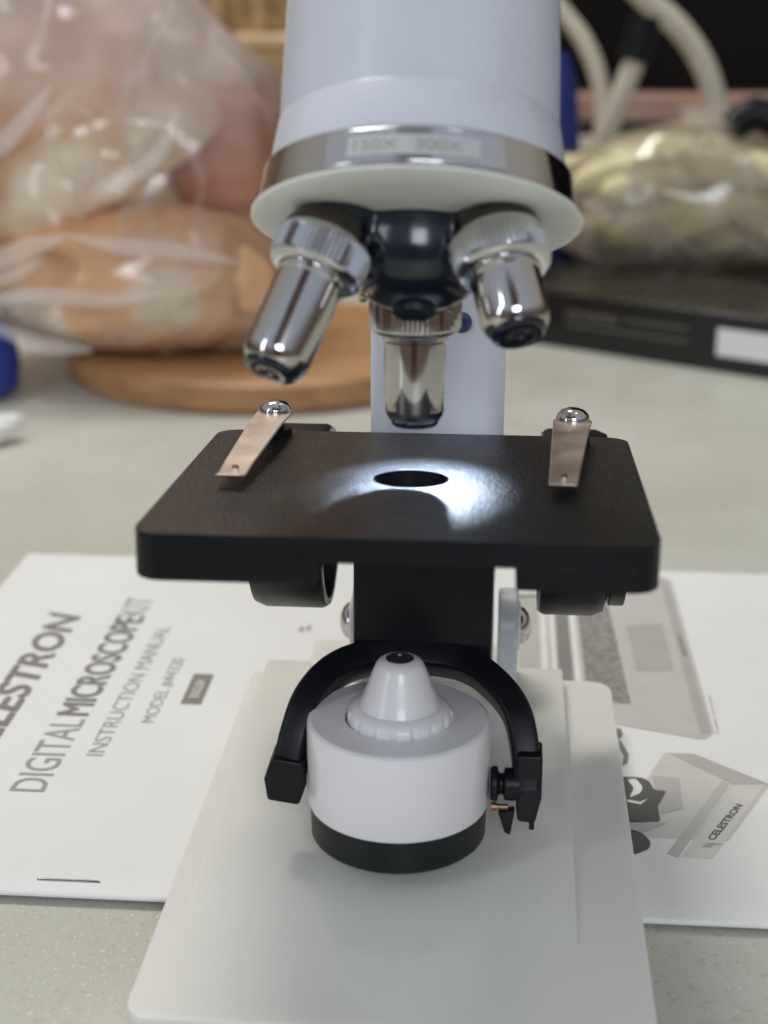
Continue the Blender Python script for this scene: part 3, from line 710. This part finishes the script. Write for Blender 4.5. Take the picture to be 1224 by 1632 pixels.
# the clear bag: one thin crumpled film around the loaves
def make_film(FILM_LO):
    global t, tcn
    film = bpy.data.materials.new("clear_plastic_film"); film.use_nodes = True; t = film.node_tree
    for n in list(t.nodes): t.nodes.remove(n)
    out_ = t.nodes.new("ShaderNodeOutputMaterial"); tr = t.nodes.new("ShaderNodeBsdfTransparent"); gl = t.nodes.new("ShaderNodeBsdfGlossy"); df = t.nodes.new("ShaderNodeBsdfDiffuse")
    tl = t.nodes.new("ShaderNodeBsdfTranslucent"); m1 = t.nodes.new("ShaderNodeMixShader"); m2 = t.nodes.new("ShaderNodeMixShader"); m3 = t.nodes.new("ShaderNodeMixShader")
    gl.inputs["Roughness"].default_value = .2; df.inputs["Color"].default_value = (.80, .72, .66, 1); tl.inputs["Color"].default_value = (.80, .72, .66, 1)
    tcn = t.nodes.new("ShaderNodeTexCoord")
    nz_ = tn(9, 2.5); nz_.inputs["Distortion"].default_value = 1.0
    rid = t.nodes.new("ShaderNodeMath"); rid.operation = 'ABSOLUTE'; sb = t.nodes.new("ShaderNodeMath"); sb.operation = 'SUBTRACT'; sb.inputs[1].default_value = .5
    t.links.new(nz_.outputs[0], sb.inputs[0]); t.links.new(sb.outputs[0], rid.inputs[0])
    spz = t.nodes.new("ShaderNodeSeparateXYZ"); t.links.new(tcn.outputs["Object"], spz.inputs[0])
    cr0 = trange(rid.outputs[0], .0, .03, .34, 0.0)
    lay = trange(spz.outputs[2], .09, .145, FILM_LO, .66)      # the gathered neck is many layers thick
    ad_ = t.nodes.new("ShaderNodeMath"); ad_.operation = 'ADD'; ad_.use_clamp = True; t.links.new(cr0, ad_.inputs[0]); t.links.new(lay, ad_.inputs[1]); crease = ad_.outputs[0]
    m3.inputs[0].default_value = .5; t.links.new(df.outputs[0], m3.inputs[1]); t.links.new(tl.outputs[0], m3.inputs[2])
    t.links.new(crease, m1.inputs[0]); t.links.new(tr.outputs[0], m1.inputs[1]); t.links.new(m3.outputs[0], m1.inputs[2])
    fr = t.nodes.new("ShaderNodeFresnel"); fr.inputs[0].default_value = 1.5
    bp = t.nodes.new("ShaderNodeBump"); bp.inputs["Distance"].default_value = .006; bp.inputs["Strength"].default_value = .8; t.links.new(rid.outputs[0], bp.inputs["Height"])
    t.links.new(bp.outputs[0], gl.inputs["Normal"]); t.links.new(bp.outputs[0], fr.inputs["Normal"])
    t.links.new(trange(fr.outputs[0], 0, 1, .05, .7), m2.inputs[0]); t.links.new(m1.outputs[0], m2.inputs[1]); t.links.new(gl.outputs[0], m2.inputs[2]); t.links.new(m2.outputs[0], out_.inputs[0])
    return film
film = make_film(.07); film_veg = make_film(.20)
def filmbag(stations, seed, amp=.35, n=72):
    """stations: (centre, rx, ry) rings going up"""
    bm = bmesh.new(); rings = []
    for i, (c, rx, ry) in enumerate(stations):
        ring_ = []
        for k in range(n):
            a = 2*math.pi*k/n; ca, sa = math.cos(a), math.sin(a)
            p = Vector((c[0]+rx*math.copysign(abs(ca)**.8, ca), c[1]+ry*math.copysign(abs(sa)**.8, sa), c[2]))
            nn = noise.noise(p*.33+Vector((seed, 0, 0))); rd = abs(noise.noise(Vector((p.x*.35, p.y*.35, p.z*.55))+Vector((0, seed, 0))))
            kx = amp*(nn*1.4-rd*1.2)
            ring_.append(bm.verts.new(p+Vector((ca, sa, 0))*kx))
        rings.append(ring_)
    for A, B in zip(rings, rings[1:]):
        for k in range(n): bm.faces.new((A[k], A[(k+1) % n], B[(k+1) % n], B[k]))
    bm.faces.new(rings[0][::-1]); return bm
def interp(st, n):
    out = []
    P = catmull([Vector((*c, 0)[:3]) for c, _, _ in st], n); Q = catmull([Vector((a, b_, 0)) for _, a, b_ in st], n)
    return [(tuple(p), q.x, q.y) for p, q in zip(P, Q)]
st = interp([((-17.6, 76.6, 1.6), 5.8, 3.8), ((-17.9, 76.7, 3.0), 7.2, 6.0), ((-18.2, 77.2, 6.0), 7.4, 7.0), ((-18.6, 77.6, 10), 8.0, 7.2), ((-19.3, 77.6, 13.2), 8.4, 6.2),
             ((-21.5, 77.6, 16.5), 8.2, 5.0), ((-24.0, 77.6, 19.5), 7.0, 3.6), ((-26, 77.5, 22), 5.0, 2.4), ((-27, 77.5, 25), 2.0, 1.0)], 9)
bag = o = obj("bread_bag", filmbag(st, 3.3, .55), film)
tag(o, "clear crumpled plastic bag holding the bread loaves, standing on the cutting board", "plastic bag")
# folds of the bag: narrow doubled-over ridges of the same film
fold = mat("folded_film", (.84, .78, .73), .32)
_t = fold.node_tree; _o = _t.nodes["Material Output"]; _x = _t.nodes.new("ShaderNodeMixShader"); _r = _t.nodes.new("ShaderNodeBsdfTransparent")
_x.inputs[0].default_value = .26; _t.links.new(_r.outputs[0], _x.inputs[1]); _t.links.new(_t.nodes["Principled BSDF"].outputs[0], _x.inputs[2]); _t.links.new(_x.outputs[0], _o.inputs[0])
for pf, rf in (([(-24.6, 69.6, 6.0), (-22.0, 69.0, 7.2), (-19.6, 68.9, 8.0)], .11), ([(-19.6, 68.9, 8.0), (-17.0, 69.0, 7.5), (-14.5, 69.6, 7.2), (-12.2, 70.6, 6.6)], .10),
               ([(-24.4, 69.8, 4.7), (-21.5, 69.2, 5.2), (-18.0, 69.0, 5.1), (-15.5, 69.2, 5.4)], .09), ([(-24.2, 69.7, 3.9), (-21.5, 69.5, 2.9), (-19.0, 69.6, 2.6)], .10), ([(-24.4, 69.8, 5.3), (-22.4, 69.3, 6.1), (-20.8, 69.2, 6.9)], .07),
               ([(-18.2, 69.5, 9.6), (-15.6, 69.8, 11.4), (-14.6, 70.2, 13.4)], .08), ([(-24.6, 70.2, 10.8), (-22.4, 69.8, 12.0), (-20.2, 70.2, 14.4)], .10)):
    bm = bmesh.new(); sweep(bm, catmull(pf, 10), [(a*2.2, b_*.5) for a, b_ in circ(rf, 10)], (0, 1, 0), lambda q: .3+math.sin(math.pi*q)*1.5)
    obj("fold", bm, fold, bag)
# wooden crate behind
wc = mat("pale_wicker", (.60, .40, .19), .6, cvar=.45, cscale=9, bump=1, bscale=10)
cr = thing("wooden_basket", "tan wooden basket with a paler rim standing behind the bread bag", "basket", (-25, 112, 0))
bm = bmesh.new(); box(bm, -44, -8.8, 108, 118, 0, 14.3); obj("side", bm, wc, cr, bevel=.3)
bm = bmesh.new(); box(bm, -44.3, -8.5, 107.6, 118.4, 14.35, 15.3); obj("rim", bm, mat("basket_rim", (.74, .52, .28), .5, cvar=.2, cscale=6), cr, bevel=.3)
bm = bmesh.new()
for k in range(12): lathe(bm, [(0, 0), (.55, 0), (.55, 8), (0, 8)], (-43+k*2.9, 109, 15.35), (0, 0, 1), 12)
box(bm, -44, -8.8, 110, 112, 15.35, 24); obj("handle_weave", bm, wc, cr)
# black carton with a white label
cd = thing("black_box", "flat black cardboard box with white sticker and small grey print, under the bag of vegetables", "box", (7, 85, 0))
P0 = Vector((-2.88, 87.1, 0)); ux = Vector((15.93, -10.06, 0)).normalized(); uy = Vector((.50, .866, 0)).normalized(); uy = Vector((-ux.y, ux.x, 0))
uy = Vector((.62, .785, 0)).normalized()
BM = Matrix(((ux.x, uy.x, 0, P0.x), (ux.y, uy.y, 0, P0.y), (0, 0, 1, 0), (0, 0, 0, 1)))
bm = bmesh.new(); box(bm, 0, 26, 0, 18, 0, 2.75, BM)
obj("carton", bm, mat("black_card", (.010, .010, .011), .30, bump=.3, bscale=20, spec=.5), cd, bevel=.08)
bm = bmesh.new(); box(bm, 0-.05, 26.05, -.05, 18.05, 2.76, 3.0, BM)
obj("lid", bm, mat("black_card_lid", (.014, .013, .012), .24, rvar=.08, spec=.5), cd, bevel=.08)
bm = bmesh.new(); box(bm, 16.0, 24, -.04, -.005, .85, 2.25, BM)
obj("sticker", bm, mat("white_sticker", (.78, .78, .78), .5), cd)
random.seed(4)
bm = bmesh.new()
for row, (x0, x1, z) in enumerate([(7.2, 10.3, 1.95), (7.2, 10.3, 1.72), (10.6, 14.4, 1.92), (7.2, 14.4, 1.25)]):
    x = x0
    while x < x1:
        l = random.uniform(.12, .45); box(bm, x, min(x+l, x1), -.02, -.004, z, z+.12, BM); x += l+.08
obj("fine_print", bm, mat("gold_print", (.16, .145, .12), .5), cd)
bm = bmesh.new(); 
prism(bm, [(4.5, .2), (5.0, .2), (12.5, 8), (12.0, 8)], 3.004, 3.01, BM); prism(bm, [(12.5, 8), (12.0, 8), (20, 4), (20.4, 4.3)], 3.004, 3.01, BM)
obj("printed_line", bm, mat("copper_print", (.12, .07, .045), .3), cd)
# bag of vegetables on the box
bm = bmesh.new(); random.seed(11)
for k in range(26):
    c = Vector((5.0+12*random.random(), 94+random.uniform(-2.5, 2.5), 4.8+3.8*random.random()))
    r = random.uniform(.8, 1.5); q = lump(tuple(c), (r*random.uniform(2.0, 3.6), r, r*.9), .16, k, rot=(0, random.uniform(-.5, .5), random.uniform(-.4, .4)), sub=4, freq=.5)
    me_ = bpy.data.meshes.new("q"); q.to_mesh(me_); q.free(); bm.from_mesh(me_); bpy.data.meshes.remove(me_)
o = obj("vegetables", bm, mat("pale_green_vegetable", (.72, .66, .42), .5, cscale=2, dark=(.52, .44, .20), sss=.1), smooth=True)
tag(o, "pale yellow-green vegetables packed inside the clear bag on the black box", "vegetables"); o['kind'] = 'stuff'
st = interp([((10.6, 94, 3.1), 6.4, 2.6), ((10.8, 94, 4.2), 8.2, 4.0), ((11.2, 94, 6.4), 9.0, 4.6), ((11.8, 94, 8.6), 8.0, 4.0), ((11.6, 94, 10.2), 5.2, 2.8), ((11.2, 93.6, 11.2), 1.6, .9), ((11.2, 93.4, 11.9), 1.9, .8)], 8)
o = obj("vegetable_bag", filmbag(st, 8.1, .4), film_veg)
tag(o, "clear plastic bag gathered at the top, full of yellow-green vegetables, lying on the black box", "plastic bag")
# cream curved handles and rod behind
cream = mat("cream_plastic", (.62, .57, .44), .45, cvar=.08)
def hose(name, pts_, r, lab, cat, mm=cream, g=None):
    bm = bmesh.new(); sweep(bm, catmull(pts_, 8), circ(r, 18), (0, 1, 0)); return tag(obj(name, bm, mm), lab, cat, g)
hose("curved_handle", [(1.6, 112, 18.5), (3.3, 112, 16.6), (4.9, 111.5, 14.6), (6.0, 111, 12.0), (6.3, 110.5, 9.5), (6.2, 110, 4), (6.1, 110, .8)], .62, "cream curved handle right beside the microscope tube", "handle")
hose("curved_handle", [(6.0, 108, 20.0), (8.5, 108, 17.6), (10.6, 108, 15.9), (12.4, 108, 13.6), (13.4, 108, 10.8), (13.6, 108, 6), (13.6, 108, .8)], .78, "cream arched handle above the bag of vegetables", "handle")
br = thing("brush", "cream rod with a black cap leaning behind the bag of vegetables", "brush", (5, 104, 0))
bm = bmesh.new(); sweep(bm, [Vector((3.0, 104, .6)), Vector((5.0, 104, 6.0)), Vector((7.75, 104, 14.0))], circ(.68, 18), (0, 1, 0)); obj("rod", bm, cream, br)
bm = bmesh.new(); sweep(bm, [Vector((7.6, 104, 13.9)), Vector((8.0, 104, 15.2)), Vector((8.3, 104, 16.6))], circ(.95, 18), (0, 1, 0)); obj("cap", bm, M['black'], br)
# blue bottle behind the tube
bm = bmesh.new(); lathe(bm, [(0, 0), (1.9, 0), (2.0, .4), (1.9, 8), (1.75, 10.8), (1.5, 13.0), (1.0, 14.4), (.5, 14.6), (0, 14.6)], (2.45, 100, 0), (0, 0, 1), 40)
tag(obj("blue_bottle", bm, mat("blue_plastic", (.015, .025, .17), .4)), "dark blue plastic bottle half hidden behind the right side of the microscope tube", "bottle")
# things at the back of the worktop
bm = bmesh.new(); box(bm, 2, 70, 124, 127, 0, 8.4)
tag(obj("back_ledge", bm, mat("ledge_wood", (.075, .045, .035), .5, cvar=.35, cscale=1), bevel=.3), "dark brown ledge in front of the dark wall at the back", "ledge")
bm = bmesh.new(); box(bm, 2, 70, 123.5, 127.2, 8.42, 10.4)
tag(obj("ledge_strip", bm, mat("pink_strip", (.47, .25, .17), .45, cscale=1.2, dark=(.42, .33, .29)), bevel=.2), "pale pinkish strip along the top of the dark brown ledge", "strip")
bm = bmesh.new(); box(bm, -3, 12, 106, 122, 0, 7.6)
tag(obj("pale_container", bm, mat("pale_card", (.50, .45, .36), .6, cvar=.15, cscale=2), bevel=.8), "pale beige container behind the vegetables and the cream rod", "container")
# black strap on the vegetables
hose("black_cable", [(12.4, 92, 10.9), (13.6, 92.2, 11.6), (14.9, 92, 11.2), (16.6, 91.0, 9.7), (19.0, 90.5, 8.6), (22, 91, 7.5)], .95, "thick black cable draped over the right side of the vegetable bag", "cable", M['black'])
# blue sponge-like lid at the left and white film scrap
bm = bmesh.new(); lathe(bm, [(0, 0), (1.2, 0), (1.9, .4), (2.05, 1.5), (1.9, 3.0), (1.3, 3.6), (0, 3.7)], (-25.0, 71.0, .0), (0, 0, 1), 40)
tag(obj("blue_jar", bm, mat("blue_cap_plastic", (.02, .045, .28), .35)), "round dark blue plastic jar at the left edge beside the bread bag", "jar")
bm = bmesh.new()
for k in range(7):
    q = lump((-22.1+.18*k*(1 if k % 2 else -.6), 62.5+.2*k, .40+.09*k), (.7, .6, .3), .5, k*3, rot=(0, 0, k), sub=3, freq=1.2)
    me_ = bpy.data.meshes.new("q"); q.to_mesh(me_); q.free(); bm.from_mesh(me_); bpy.data.meshes.remove(me_)
tag(obj("crumpled_tissue", bm, mat("white_tissue", (.78, .77, .72), .7)), "small crumpled white tissue on the worktop at the left edge", "tissue")
for o in list(sc.objects):
    if '_base' in o: del o['_base']
